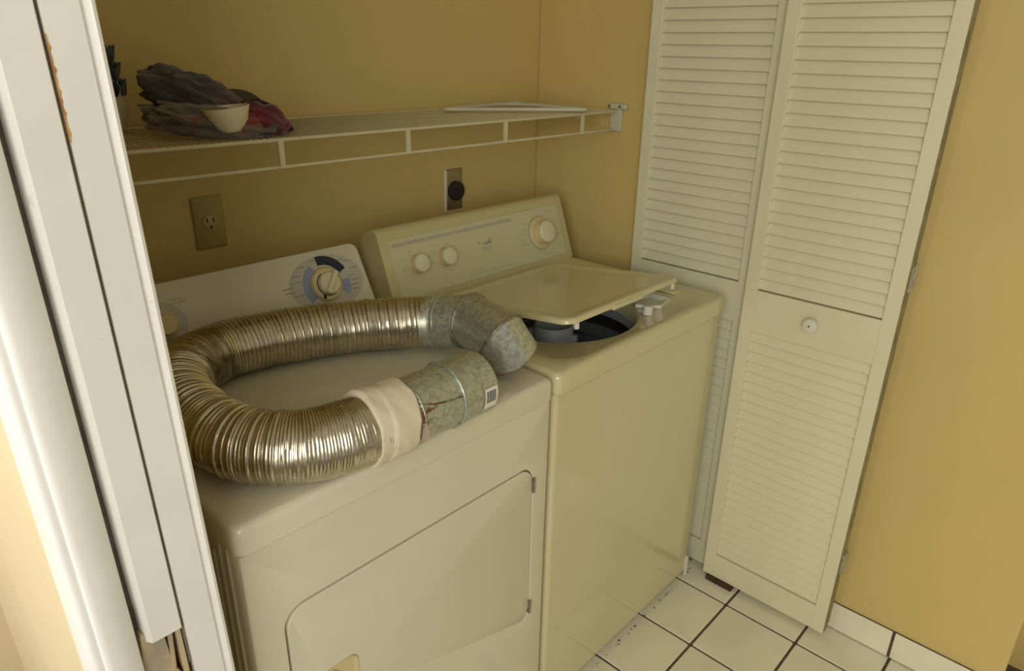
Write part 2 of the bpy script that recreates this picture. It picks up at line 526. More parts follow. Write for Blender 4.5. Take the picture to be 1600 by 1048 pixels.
# console: slanted control panel with rounded upper corners
def console_frame(y0, z0, y1, z1, x0):
    up = Vector((0, y1 - y0, z1 - z0)).normalized()
    return frame((x0, y0, z0), (1, 0, 0), up), math.hypot(y1 - y0, z1 - z0)
CF, CH = console_frame(0.500, H, 0.570, 1.072, 0.0)         # local x along, y up the slope, z out of the face
def on(F, s, t, d=0.0):
    return F @ Vector((s, t, d))
cx0, cx1 = -0.630, -0.046
bm = nb()
face = []
cham = 0.020
for x, t in rr(cx0, cx1, 0.0, CH + 0.004, cham, 7):
    face.append((x, t))
face = [(x + (0.010 * (1 - t / CH) if x > -0.1 else -0.010 * (1 - t / CH)), t) for x, t in face]
def pl(lp, d, F=CF):
    return [F @ Vector((x, t, d)) for x, t in lp]
back_lp = [Vector((x, 0.600, max(H, H + t * 0.70))) for x, t in face]
fc = (-0.338, 0.085)
loft(bm, [back_lp, pl(face, -0.006), pl(ins(face, 0.0025, fc), -0.0015), pl(ins(face, 0.008, fc), 0.0)])
con = obj('console', bm, dryer_panel_m, dr, 50)
def disc(F, s, t, r0, r1, d, n=40, a0=0.0, a1=2 * PI, th=0.0006):
    bm = nb()
    full = a1 - a0 > 6.2
    m = n if full else n + 1
    A = [a0 + (a1 - a0) * k / n for k in range(m)]
    if r0 <= 0:
        loft(bm, [[on(F, s + r1 * math.cos(a), t + r1 * math.sin(a), d) for a in A], [on(F, s + r1 * math.cos(a), t + r1 * math.sin(a), d + th) for a in A]], True, True)
    else:
        loft(bm, [[on(F, s + r * math.cos(a), t + r * math.sin(a), d + e) for a in A] for r, e in ((r0, 0), (r0, th), (r1, th), (r1, 0))], False, False, closed=full)
    return bm
KS, KT = -0.154, 0.100
bm = nb()
loft(bm, [[on(CF, KS + 0.006 + 0.093 * math.cos(a), KT + 0.004 + 0.062 * math.sin(a), e) for a in [2 * PI * k / 56 for k in range(56)]] for e in (0.0, 0.0005)])
dial = obj('dial_print', bm, dialgrey_m, con, 0)
dial['label'] = 'grey oval timer scale'
b = obj('blue_arc', disc(CF, KS, KT, 0.038, 0.055, 0.0006, 20, math.radians(118), math.radians(218)), blue_m, con, 0)
b = obj('blue_arc', disc(CF, KS, KT, 0.042, 0.062, 0.0006, 12, math.radians(-32), math.radians(3)), blue_m, con, 0)
b = obj('navy_arc', disc(CF, KS, KT, 0.044, 0.064, 0.0006, 20, math.radians(24), math.radians(98)), navy_m, con, 0)
b['label'] = 'dark navy band of the timer scale'
bm = nb()
for a, r0, ln in ((100, .072, .02), (125, .074, .018), (146, .070, .022), (160, .066, .024), (172, .082, .026), (180, .080, .024), (192, .062, .026),
                  (40, .080, .018), (52, .074, .018), (22, .078, .022), (8, .064, .016), (-4, .070, .024), (-16, .066, .022), (-26, .070, .02), (75, .070, .018), (88, .072, .014)):
    ax, at_ = KS + (r0 + 0.004) * math.cos(math.radians(a)) * 1.05, KT + r0 * math.sin(math.radians(a)) * 0.80
    vs = box(bm, -ln / 2, ln / 2, -0.0011, 0.0011, 0.0005, 0.0009)
    for v in vs:
        v.co = on(CF, ax + v.co.x, at_ + v.co.y, v.co.z)
o = obj('scale_marks', bm, print_m, con, 0)
o['kind'] = 'stuff'
def knob(F, s, t, prof, m, parent, name='knob', n=36):
    bm = nb()
    lathe(bm, prof, n, F @ Matrix.Translation((s, t, 0)), False, True)
    return obj(name, bm, m, parent, 40)
k = knob(CF, KS, KT, [(0.0375, 0.0), (0.0375, 0.006), (0.035, 0.010), (0.027, 0.0115)], knob_m, con, 'timer_skirt')
bm = disc(CF, KS, KT, 0.0255, 0.0272, 0.0113, 30, math.radians(115), math.radians(300), 0.0008)
obj('pointer_ring', bm, hole_m, k, 0)
bm = nb()
lathe(bm, [(0.0255, 0.010), (0.0250, 0.022), (0.022, 0.025)], 36, CF @ Matrix.Translation((KS, KT, 0)), False, True)
q = Matrix.Translation((KS, KT, 0)) @ Matrix.Rotation(math.radians(52), 4, 'Z')
vs = box(bm, -0.026, 0.028, -0.0055, 0.0055, 0.012, 0.034)
for v in vs:
    v.co = CF @ (q @ v.co)
obj('timer_knob', bm, knob_cap_m, k, 40, bevel=0.0012)
bm = nb()
vs = box(bm, -0.003, 0.003, -0.004, 0.004, 0.0112, 0.0122)
for v in vs:
    v.co = CF @ (Matrix.Translation((KS - 0.017, KT - 0.0265, 0)) @ v.co)
obj('pointer_dot', bm, hole_m, k, 0)
obj('knob_ring', disc(CF, -0.508, 0.098, 0.030, 0.046, 0.0, 40), dialgrey_m, con, 0)
knob(CF, -0.508, 0.098, [(0.026, 0.0), (0.026, 0.012), (0.020, 0.016), (0.018, 0.024)], knob_m, con, 'start_knob')
bm = nb()
for s, t in ((-0.470, 0.142), (-0.466, 0.136), (-0.555, 0.142)):
    vs = box(bm, -0.012, 0.012, -0.0012, 0.0012, 0.0, 0.0005)
    for v in vs:
        v.co = on(CF, s + v.co.x, t + v.co.y, v.co.z)
obj('label_marks', bm, printpale_m, con, 0)['kind'] = 'stuff'
for x in (DX0 + 0.03, DX1 - 0.05):
    for y in (0.03, 0.56):
        bm = nb()
        lathe(bm, [(0.016, 0.0), (0.018, 0.004), (0.010, 0.005), (0.010, 0.013)], 14, Matrix.Translation((x + 0.015, y + 0.015, 0)))
        obj('foot', bm, dark_m, dr, 40)

# ------------------------------------------------------------------ washer
WX0, WX1 = 0.0, 0.686
wa = thing('washer', 'bisque top-loading washer with its lid propped ajar', 'washing machine', (0.343, 0.32, 0))
bm = nb(); box(bm, WX0 + 0.003, WX1 - 0.003, 0.002, 0.63, 0.018, ZS - 0.002)
bmesh.ops.delete(bm, geom=[f for f in bm.faces if all(v.co.z > 0.8 for v in f.verts)], context='FACES')
obj('cabinet', bm, washer_m, wa, 0, bevel=0.012, seg=4)
bm = nb(); box(bm, WX0 + 0.006, WX1 - 0.006, 0.02, 0.62, 0.0, 0.020)
obj('plinth', bm, dark_m, wa, 0)
bm = nb(); box(bm, WX1 - 0.014, WX1 - 0.004, -0.004, 0.004, 0.003, 0.075)
obj('corner_strip', bm, white_pl_m, wa, 0, bevel=0.0015)
# top deck with the tub opening
hc = (0.300, 0.255)
HR = 0.200
deck = rr(WX0, WX1, -0.006, 0.63, 0.016, 5)
A = angs([deck], hc, 96)
DL = radial(deck, hc, A)
well = rr(0.055, 0.620, 0.022, 0.49, 0.07, 8)
WLp = radial(well, hc, A)
def cl(r):
    return [(hc[0] + r * math.cos(a), hc[1] + r * math.sin(a)) for a in A]
bm = nb()
loft(bm, [[(x, y, ZS + 0.001) for x, y in DL], [(x, y, H - 0.012) for x, y in DL], [(x, y, H - 0.005) for x, y in ins(DL, 0.0018, (0.343, 0.312))],
          [(x, y, H - 0.0012) for x, y in ins(DL, 0.006, (0.343, 0.312))], [(x, y, H) for x, y in ins(DL, 0.012, (0.343, 0.312))],
          [(x, y, H) for x, y in sc(WLp, hc, -0.008)], [(x, y, H - 0.002) for x, y in WLp], [(x, y, H - 0.006) for x, y in sc(WLp, hc, 0.008)],
          [(x, y, H - 0.010) for x, y in cl(HR + 0.009)], [(x, y, H - 0.012) for x, y in cl(HR + 0.004)], [(x, y, H - 0.018) for x, y in cl(HR)], [(x, y, H - 0.05) for x, y in cl(HR)],
          [(x, y, H - 0.05) for x, y in cl(HR + 0.01)]], False, False)
obj('top_deck', bm, washer_m, wa, 50)
TM = Matrix.Translation((hc[0], hc[1], 0))
bm = nb()
lathe(bm, [(0.212, 0.868), (0.207, 0.868), (0.204, 0.862), (0.203, 0.836), (0.212, 0.834)], 64, TM, False, False)
obj('tub_ring', bm, tub_m, wa, 40)
bm = nb()
lathe(bm, [(0.216, 0.836), (0.206, 0.832), (0.204, 0.815), (0.200, 0.806)], 64, TM, False, False)
obj('gasket', bm, dark_m, wa, 40)
bm = nb()
lathe(bm, [(0.208, 0.808), (0.194, 0.806), (0.190, 0.798), (0.191, 0.775), (0.196, 0.770), (0.197, 0.715), (0.193, 0.709), (0.193, 0.695), (0.197, 0.688), (0.194, 0.50), (0.15, 0.47), (0.02, 0.47)], 64, TM, False, True)
obj('wash_basket', bm, basket_m, wa, 40)
bm = nb()
lathe(bm, [(0.085, 0.48), (0.070, 0.55), (0.055, 0.66), (0.048, 0.76), (0.050, 0.775), (0.050, 0.862), (0.047, 0.866), (0.043, 0.866), (0.041, 0.82), (0.0, 0.80)], 40, TM, True, False)
for a in range(4):
    q = TM @ Matrix.Rotation(a * PI / 2 + 0.3, 4, 'Z')
    vs = box(bm, 0.045, 0.100, -0.004, 0.004, 0.48, 0.70, q)
    vs = box(bm, 0.047, 0.064, -0.006, 0.006, 0.74, 0.845, q)
obj('agitator', bm, agit_m, wa, 40, bevel=0.001)
# bleach dispenser: a small white funnel beside the tub opening
bm = nb()
tri = [(0.452, 0.120), (0.490, 0.070), (0.560, 0.085), (0.560, 0.150), (0.500, 0.170)]
loft(bm, [[(x, y, H - 0.008) for x, y in tri], [(x, y, H + 0.001) for x, y in tri],
          [(0.505 + (x - 0.505) * 0.86, 0.120 + (y - 0.120) * 0.86, H + 0.001) for x, y in tri],
          [(0.505 + (x - 0.505) * 0.7, 0.120 + (y - 0.120) * 0.7, H - 0.010) for x, y in tri]])
lathe(bm, [(0.0125, -0.008), (0.0125, 0.012), (0.0105, 0.014), (0.0, 0.014)], 20, Matrix.Translation((0.436, 0.074, H)), False, False)
obj('bleach_dispenser', bm, white_pl_m, wa, 40, bevel=0.001)
bm = nb()
for x0, x1, y0, y1 in ((0.600, 0.640, 0.10, 0.40),):
    lp = rr(x0, x1, y0, y1, 0.008, 4)
    loft(bm, [[(x, y, H - 0.004) for x, y in lp], [(x, y, H + 0.001) for x, y in lp], [(x, y, H + 0.003) for x, y in ins(lp, 0.05, ((x0 + x1) / 2, (y0 + y1) / 2))]], False, True)
obj('deck_moulding', bm, washer_m, wa, 50)
# lid
LF = Matrix.Translation((0.0, 0.468, H + 0.004)) @ Matrix.Rotation(math.radians(-7.0), 4, 'X')
lx0, lx1, ly0 = 0.112, 0.560, -0.410
L0 = rr(lx0, lx1, ly0, 0.0, 0.030, 7)
lc = ((lx0 + lx1) / 2, ly0 / 2)
def li(d, z):
    return [LF @ Vector((x, y, z)) for x, y in ins(L0, d * 1.4, lc)]
bm = nb()
loft(bm, [li(0.004, 0.004), li(0.004, -0.001) , li(0.0, -0.001), li(0.0, 0.005), li(0.0015, 0.008), li(0.005, 0.0105), li(0.014, 0.011), li(0.020, 0.0095), li(0.030, 0.0065), li(0.05, 0.006)])
lid = obj('lid', bm, washer_m, wa, 50)
bm = nb()
vs = box(bm, 0.265, 0.385, ly0 - 0.004, ly0 + 0.006, -0.006, 0.0055, LF)
obj('lid_grip', bm, washer_m, lid, 0, bevel=0.003)
for x in (0.150, 0.535):
    bm = nb()
    lathe(bm, [(0.006, -0.018), (0.0065, -0.010), (0.0065, 0.0)], 16, LF @ Matrix.Translation((x, ly0 + 0.012, 0)), True, True)
    obj('bumper', bm, white_pl_m, lid, 40)
bm = nb()
tube(bm, [(lx0 + 0.01, 0.470, H + 0.004), (lx1 - 0.01, 0.470, H + 0.004)], 0.005, 10)
obj('lid_hinge', bm, washer_m, lid, 40)
# console
WF, WH = console_frame(0.500, H, 0.560, 1.083, 0.0)
sec = [(0.500, H), (0.500, H + 0.004), (0.560, 1.083), (0.566, 1.090), (0.578, 1.093), (0.610, 1.085), (0.625, 1.06), (0.63, H)]
bm = nb()
x0, x1 = 0.004, 0.682
def cs(x, g):                                     # end sections, a little smaller at the two ends
    cyy, czz = 0.57, 0.99
    return [(x, cyy + (y - cyy) * (1 - g), max(H, czz + (z - czz) * (1 - g))) for y, z in sec]
loft(bm, [cs(x0, 0.02), cs(x0 + 0.0015, 0.006), cs(x0 + 0.004, 0.0), cs(x1 - 0.004, 0.0), cs(x1 - 0.0015, 0.006), cs(x1, 0.02)])
wc = obj('console', bm, washer_plastic_m, wa, 45)
lp = rr(0.030, 0.652, 0.018, 0.164, 0.004, 3)
bm = nb()
loft(bm, [pl(lp, 0.0, WF), pl(lp, 0.002, WF), pl(ins(lp, 0.001, (0.34, 0.09)), 0.003, WF)], False, True)
fp = obj('face_panel', bm, washer_panel_m, wc, 40)
fp['label'] = 'pale control panel face'
bm = nb()
for s0, s1, t0, t1 in ((0.036, 0.452, 0.144, 0.153),):
    vs = box(bm, s0, s1, t0, t1, 0.0028, 0.0034)
    for v in vs:
        v.co = WF @ v.co
obj('printed_stripe', bm, printpale_m, wc, 0)
bm = nb()
def dash(s, t, w, hh=0.0018, z=0.0028):
    vs = box(bm, s - w / 2, s + w / 2, t - hh / 2, t + hh / 2, z, z + 0.0006)
    for v in vs:
        v.co = WF @ v.co
for s in (0.10, 0.115, 0.205, 0.215, 0.225, 0.235):
    dash(s, 0.1485, 0.008, 0.003, 0.0034)
for ks in (0.096, 0.187):
    for a in (20, 62, 105, 150, 195, 270):
        dash(ks + 0.040 * math.cos(math.radians(a)), 0.094 + 0.034 * math.sin(math.radians(a)), 0.012)
for a, ln in ((160, .03), (175, .026), (190, .03), (205, .028), (218, .024), (250, .02), (265, .022), (140, .02), (345, .03), (338, .02)):
    dash(0.559 + 0.075 * math.cos(math.radians(a)), 0.093 + 0.056 * math.sin(math.radians(a)), ln)
dash(0.612, 0.149, 0.040); dash(0.595, 0.141, 0.055, 0.0012); dash(0.482, 0.073, 0.02, 0.0022)
dash(0.345, 0.030, 0.16, 0.0012); dash(0.30, 0.040, 0.05, 0.0012)
o = obj('panel_marks', bm, printpale_m, wc, 0)
o['kind'] = 'stuff'
bm = nb()
lpz = [(0.322, 0.104), (0.336, 0.104), (0.349, 0.108), (0.358, 0.115), (0.359, 0.106), (0.362, 0.101), (0.338, 0.099)]
loft(bm, [pl(lpz, 0.0028, WF), pl(lpz, 0.0035, WF)])
vs = box(bm, 0.312, 0.317, 0.104, 0.109, 0.0028, 0.0034)
for v in vs: v.co = WF @ v.co
obj('maker_emblem', bm, print_m, wc, 0)
bm = nb()
for t in (0.094, 0.089, 0.084):
    dash(0.338, t, 0.040, 0.0025)
obj('emblem_lines', bm, printpale_m, wc, 0)
for ks in (0.096, 0.187):
    k = knob(WF, ks, 0.094, [(0.0265, 0.002), (0.0265, 0.005), (0.0235, 0.006), (0.0225, 0.026)], knob_m, wc, 'control_knob')
    knob(WF, ks, 0.094, [(0.0225, 0.026), (0.021, 0.029), (0.018, 0.030)], knob_cap_m, k, 'knob_cap')
k = knob(WF, 0.559, 0.093, [(0.047, 0.0025), (0.047, 0.006), (0.044, 0.009), (0.036, 0.010), (0.034, 0.010), (0.031, 0.032)], knob_m, wc, 'timer_knob', 48)
knob(WF, 0.559, 0.093, [(0.031, 0.032), (0.029, 0.035), (0.025, 0.036)], knob_cap_m, k, 'knob_cap', 48)
obj('dial_shadow_ring', disc(WF, 0.559, 0.093, 0.0468, 0.0488, 0.0028, 48), print_m, k, 0)

# ------------------------------------------------------------------ flexible duct
DR = 0.053
DZ = H + DR + 0.0025
du = thing('flexible_duct', 'ribbed silver flexible vent duct bent in a U on the dryer', 'duct', (-0.35, 0.2, H))
ctrl = [(-0.085, 0.275), (-0.140, 0.319), (-0.205, 0.362), (-0.292, 0.403), (-0.385, 0.427), (-0.472, 0.428), (-0.548, 0.378), (-0.588, 0.290), (-0.598, 0.192), (-0.584, 0.102), (-0.540, 0.040), (-0.478, 0.012), (-0.415, 0.007), (-0.385, 0.008)]
def catmull(P, n):
    P = [Vector((*p, 0)) if len(p) == 2 else Vector(p) for p in P]
    P = [2 * P[0] - P[1]] + P + [2 * P[-1] - P[-2]]
    out = []
    for i in range(1, len(P) - 2):
        for k in range(n):
            t = k / n
            a, b, c, d = P[i - 1:i + 3]
            out.append(0.5 * ((2 * b) + (c - a) * t + (2 * a - 5 * b + 4 * c - d) * t * t + (3 * b - a - 3 * c + d) * t ** 3))
    out.append(P[-2].copy())
    return out
cp = catmull(ctrl, 60)
cum = [0]
for a, b in zip(cp, cp[1:]):
    cum.append(cum[-1] + (b - a).length)
TOT = cum[-1]
def path_at(s):
    import bisect
    i = min(max(bisect.bisect_right(cum, s) - 1, 0), len(cp) - 2)
    f = (s - cum[i]) / max(1e-9, cum[i + 1] - cum[i])
    p = cp[i].lerp(cp[i + 1], f)
    t = (cp[i + 1] - cp[i]).normalized()
    return p, t
# ring spacing: stretched on the far run, bunched up on the near run
edges = [0.0]
kinds = []
gapn = 0
while edges[-1] < TOT:
    s = edges[-1] / TOT
    if s < 0.40:
        p, kd = 0.0092, 'bead'
    elif s < 0.52:
        p, kd = 0.0062, 'bead'
    else:
        gapn -= 1
        p, kd = 0.0040, 'fine'
        if gapn <= 0 and s < 0.84:
            p, kd = 0.0052, 'lip'
            gapn = random.randint(3, 6)
    kinds.append(kd)
    edges.append(edges[-1] + p * random.uniform(0.9, 1.12))
PROF = {'bead': ((0.0, -0.0003), (0.30, -0.0001), (0.62, 0.0001), (0.70, 0.0014), (0.80, 0.0015), (0.88, -0.0001)),
        'fine': ((0.0, -0.0007), (0.25, 0.0), (0.55, 0.0003), (0.85, -0.0003)),
        'lip': ((0.0, -0.0006), (0.22, 0.0012), (0.50, 0.0019), (0.70, 0.0014), (0.88, -0.0005))}
bm = nb()
NS = 48
loops = []
for i, (s0, s1) in enumerate(zip(edges, edges[1:])):
    wide = (s1 - s0)
    rad = random.uniform(-0.0005, 0.0005)
    for f, dr_ in PROF[kinds[i]]:
        s = min(s0 + f * wide, TOT)
        lp = []
        lift = 0.004 * max(0.0, 1 - s / 0.10)
        for k in range(NS):
            a = 2 * PI * k / NS
            sl = 0.0020 * math.sin(a + 0.6)                       # rings sit slightly askew
            pp, tt = path_at(min(max(s + sl, 0), TOT))
            sd = Vector((tt.y, -tt.x, 0))
            base = DR + dr_ + rad
            q = pp + sd * (math.cos(a) * base)
            z = math.sin(a) * base
            dn = noise.noise(Vector((q.x * 18, q.y * 18, z * 18 + 5))) * 0.0024 + noise.noise(Vector((q.x * 70, q.y * 70, z * 70))) * 0.0005
            if s > 0.84 * TOT:
                dn += (0.0010 if s < 0.94 * TOT else 0.0) * noise.noise(Vector((q.x * 120, q.y * 120, z * 60)))
            base += dn
            q = pp + sd * (math.cos(a) * base)
            q.z = DZ + lift + math.sin(a) * base
            q.z = max(q.z, H + 0.0006)
            lp.append(q)
        loops.append(lp)
loft(bm, loops, True, True)
obj('ribbed_hose', bm, alu_m, du, 55)
# galvanised adjustable elbow on the far end: four sections mitred along a bending axis
def mitre(bm, axis, rads, n=40, z=0.0, caps=(True, True)):
    axis = [Vector(p) for p in axis]
    loops = []
    for i, p in enumerate(axis):
        t0 = (axis[i] - axis[i - 1]).normalized() if i else (axis[1] - axis[0]).normalized()
        t1 = (axis[i + 1] - axis[i]).normalized() if i < len(axis) - 1 else t0
        t = (t0 + t1).normalized()
        s = t.cross(Vector((0, 0, 1))).normalized()
        u = s.cross(t)
        k = 1.0 / max(0.5, t0.dot(t))
        loops.append([p + rads[i] * (k * math.cos(2 * PI * j / n) * s + math.sin(2 * PI * j / n) * u) for j in range(n)])
    loft(bm, loops, *caps)
R0 = 0.0535
zc = H + R0 + 0.002
e = [(-0.096, 0.283, 0.9695), (-0.071, 0.256, 0.9720), (-0.045, 0.189, 0.984), (-0.070, 0.084, 0.985), (-0.050, 0.070, 0.945)]
e = [Vector(p) for p in e]
def seg(a, b, ra, rb, name, bead=None):
    bm = nb()
    mitre(bm, [a, b], [ra, rb], 40, 0, (False, False))
    return obj(name, bm, galv_m, du, 40)
el = bpy.data.objects.new('elbow', None); C.objects.link(el); el.parent = du
el['label'] = 'grey galvanised adjustable elbow on the far end'
def gore(a, b, na, nb_, r, name='elbow_section', m=None):
    """one section: cylinder about a-b cut by planes through a and b with normals na, nb_"""
    a, b = Vector(a), Vector(b)
    t = (b - a).normalized()
    s = t.cross(Vector((0, 0, 1))).normalized()
    u = s.cross(t)
    bm = nb()
    def cut(p, nrm, rr_, off=0.0):
        nrm = Vector(nrm).normalized()
        out = []
        for j in range(44):
            w = rr_ * (math.cos(2 * PI * j / 44) * s + math.sin(2 * PI * j / 44) * u)
            out.append(p + w - t * (w.dot(nrm) / t.dot(nrm)) + t * off)
        return out
    L = (b - a).length
    n0, n1 = na, nb_
    lps = [cut(a, n0, r - 0.0012), cut(a, n0, r), cut(a, n0, r, 0.004), cut(b, n1, r, -0.004), cut(b, n1, r), cut(b, n1, r - 0.0012)]
    loft(bm, lps, False, False)
    return obj(name, bm, galv_m if m is None else m, el, 40)
d01 = (e[1] - e[0]).normalized(); d12 = (e[2] - e[1]).normalized(); d23 = (e[3] - e[2]).normalized(); d34 = (e[4] - e[3]).normalized()
m1 = (d12 + d23).normalized(); m2 = (d23 + d34).normalized()
gore(e[0], e[1], d01, d12, R0 - 0.0005)
gore(e[1], e[2], d12, m1, R0 + 0.0008)
gore(e[2], e[3], m1, m2, R0)
gore(e[3], e[4], m2, d34, R0 - 0.0005)
def bead(p, nrm, t, r, w, m, name, par):
    p, nrm, t = Vector(p), Vector(nrm).normalized(), Vector(t).normalized()
    s = t.cross(Vector((0, 0, 1))).normalized(); u = s.cross(t)
    pts = []
    for j in range(48):
        wv = r * (math.cos(2 * PI * j / 48) * s + math.sin(2 * PI * j / 48) * u)
        pts.append(p + wv - t * (wv.dot(nrm) / t.dot(nrm)))
    bm = nb()
    tube(bm, pts, w, 8, closed=True)
    return obj(name, bm, m, par, 60)
bead(e[1], d12, d12, R0 + 0.0005, 0.0022, galv_m, 'crimp_bead', el)
bead(e[1] + d12 * 0.010, d12, d12, R0 + 0.0008, 0.0016, galv_m, 'crimp_bead', el)
bead(e[2], m1, d12, R0 + 0.0006, 0.0030, seam_m, 'crimp_bead', el)
bead(e[2] - d12 * 0.007, m1, d12, R0 + 0.0006, 0.0018, seam_m, 'crimp_bead', el)
bead(e[3], m2, d23, R0 + 0.0006, 0.0026, seam_m, 'crimp_bead', el)
bead(e[4], d34, d34, R0 - 0.0004, 0.0012, seam_m, 'crimp_bead', el)
# dark inside of the open elbow end
# cream tape wrapped round the joint of the near end
bm = nb()
loops = []
px0, px1, cy = -0.446, -0.372, 0.009
for i in range(26):
    x = px0 + (px1 - px0) * i / 25
    lp = []
    for j in range(64):
        a = 2 * PI * j / 64
        r = R0 + 0.0062 + 0.0010 * max(0.0, 1 - i / 10) + 0.0008 * noise.noise(Vector((x * 20, math.cos(a) * 2.2, math.sin(a) * 2.2))) + 0.0016 * noise.noise(Vector((x * 55 + 2.2 * math.sin(a), x * 20 + 2.5 * math.cos(a), 7)))
        if i in (0, 25):
            r -= 0.003
        xx = x + 0.006 * math.sin(a + 0.8) + (0.004 * noise.noise(Vector((a * 2, i * 0.05, 3))))
        yy = cy + (0.004 if x < -0.42 else 0) + math.cos(a) * r
        lp.append((xx, yy, max(H + 0.0004, DZ + math.sin(a) * r)))
    loops.append(lp)
loft(bm, loops, True, True)
tp = obj('tape_wrap', bm, tape_m, du, 60)
tp['label'] = 'cream cloth tape around the near joint'
# near galvanised collar
near = bpy.data.objects.new('collar', None); C.objects.link(near); near.parent = du
near['label'] = 'galvanised pipe collar on the near end'
zn = H + R0 + 0.0035
def cyl(x0, x1, r0, r1, name, par, m=galv_m, y0=0.007, y1=0.007, dz0=0.0, dz1=0.0):
    bm = nb()
    A = [2 * PI * j / 48 for j in range(48)]
    loft(bm, [[(x, y + r * math.cos(a), zn + d + r * math.sin(a)) for a in A] for x, y, r, d in
              ((x0, y0, r0 - 0.001, dz0), (x0, y0, r0, dz0), (x0 + 0.002, y0, r0, dz0), (x1 - 0.002, y1, r1, dz1), (x1, y1, r1, dz1), (x1, y1, r1 - 0.0012, dz1), (x1 - 0.03, y1, r1 - 0.0012, dz1))], False, False)
    return obj(name, bm, m, par, 40)
cyl(-0.378, -0.285, R0 - 0.001, R0, 'inner_pipe', near)
cyl(-0.286, -0.212, R0 + 0.001, R0 + 0.0015, 'outer_pipe', near)
bead((-0.367, 0.007, zn), (1, 0, 0), (1, 0, 0), R0, 0.0018, galv_m, 'crimp_bead', near)
bead((-0.286, 0.007, zn), (1, 0, 0), (1, 0, 0), R0 + 0.0015, 0.0026, galv_m, 'crimp_bead', near)
# lock seam down the collar's near side, with rust at its foot
def on_cyl(x, ang, r):
    return (x, 0.007 + r * math.cos(ang), zn + r * math.sin(ang))
bm = nb()
SA = math.radians(160)
tube(bm, [on_cyl(-0.372, SA - 0.30, R0 + 0.0005), on_cyl(-0.345, SA - 0.12, R0 + 0.0006), on_cyl(-0.315, SA - 0.02, R0 + 0.0006), on_cyl(-0.287, SA - 0.0, R0 + 0.001)][::-1], 0.0013, 6)
obj('lock_seam', bm, seam_m, near, 50)
bm = nb()
for k in range(110):
    if k < 70:
        x = -0.372 + abs(random.gauss(0, 0.0045)); a = math.radians(random.gauss(176, 13))
    else:
        x = -0.372 + abs(random.gauss(0, 0.018)); a = SA + math.radians(random.gauss(0, 2.0)) - (x + 0.372) * 1.5
    r = R0 + 0.0007
    sdx = random.uniform(0.0006, 0.0018)
    lathe(bm, [(0, -0.0006), (sdx, -0.0003), (sdx * 0.7, 0.0006), (0, 0.0008)], 6, frame(on_cyl(x, a, r), (1, 0, 0), (0, -math.sin(a), math.cos(a))), False, False)
obj('rust_patch', bm, rust_m, near, 0)
# torn lip of the collar, bent away from the pipe
bm = nb()
lo, hi = [], []
for k in range(14):
    a = math.radians(176 + 4.2 * k)
    w = 0.004 + 0.004 * math.sin(PI * k / 13) + 0.0015 * noise.noise(Vector((k * 0.7, 2, 1)))
    lo.append(on_cyl(-0.374, a, R0 + 0.0005)); hi.append(on_cyl(-0.374 + w + 0.003, a, R0 + 0.0045 * math.sin(PI * k / 13) + 0.001))
loft(bm, [lo, hi], False, False, closed=False)
obj('torn_lip', bm, wood_m, near, 40)
# barcode sticker near the open end
bm = nb()
a0, a1 = math.radians(166), math.radians(206)
A = [a0 + (a1 - a0) * k / 8 for k in range(9)]
loft(bm, [[on_cyl(x, a, R0 + 0.0022) for a in A] for x in (-0.243, -0.2145)], False, False, closed=False)
st = obj('barcode_sticker', bm, paper_m, near, 0)
bm = nb()
b0, b1 = math.radians(171), math.radians(193)
B = [b0 + (b1 - b0) * k / 4 for k in range(5)]
x = -0.2395
for w, g in ((0.0012, 0.0009), (0.0021, 0.0012), (0.0010, 0.0010), (0.0026, 0.0012), (0.0012, 0.0009), (0.0024, 0.0012), (0.0012, 0.0010), (0.0018, 0.001)):
    loft(bm, [[on_cyl(xx, a, R0 + 0.0025) for a in B] for xx in (x, x + w)], False, False, closed=False)
    x += w + g
obj('barcode', bm, ink_m, st, 0)

# ------------------------------------------------------------------ wire shelf
SZ, SY = 1.333, 0.440
SX0, SX1 = -0.716, RIGHT - 0.006
sh = thing('wire_shelf', 'white ventilated wire shelf on the back wall above the machines', 'shelf', (0.03, BACK, 1.30))
def rod(name, pts, r, n=8):
    bm = nb(); tube(bm, pts, r, n)
    return obj(name, bm, wire_m, sh, 50)
rod('front_rod', [(SX0, SY, SZ), (SX1, SY, SZ)], 0.0037)
rod('lower_rod', [(SX0, SY + 0.002, SZ - 0.049), (SX1, SY + 0.002, SZ - 0.049)], 0.0037)
rod('back_rod', [(SX0, BACK - 0.008, SZ + 0.004), (SX1, BACK - 0.008, SZ + 0.004)], 0.0032)
for y in (0.545, 0.650):
    rod('support_rod', [(SX0, y, SZ - 0.002), (SX1, y, SZ - 0.002)], 0.0030)
bm = nb(); tube(bm, [(0, SY - 0.001, SZ + 0.003), (0, BACK - 0.004, SZ + 0.0035)], 0.0016, 6)
w0 = obj('deck_wire', bm, wire_m, sh, 50)
org = ORG[sh.name]
n = int((SX1 - SX0) / 0.0127)
for k in range(n):
    o = w0 if k == 0 else w0.copy()
    if k:
        C.objects.link(o); o.parent = sh
    o.location = (SX0 + 0.008 + 0.0127 * k - 0.0 + org.x - org.x, 0, 0)
for x in (-0.585, -0.285, 0.012, 0.313, 0.616):
    bm = nb(); box(bm, x - 0.0055, x + 0.0055, SY - 0.0035, SY + 0.0035, SZ - 0.051, SZ - 0.001)
    obj('spacer', bm, wire_m, sh, 0, bevel=0.0012)
bm = nb()
box(bm, RIGHT - 0.012, RIGHT, SY - 0.016, SY + 0.022, SZ - 0.055, SZ + 0.006)
br = obj('end_bracket', bm, bracket_m, sh, 0, bevel=0.003)
bm = nb(); box(bm, RIGHT - 0.016, RIGHT, SY - 0.034, SY + 0.026, SZ + 0.006, SZ + 0.022)
obj('bracket_clip', bm, bracket_m, br, 0, bevel=0.004)
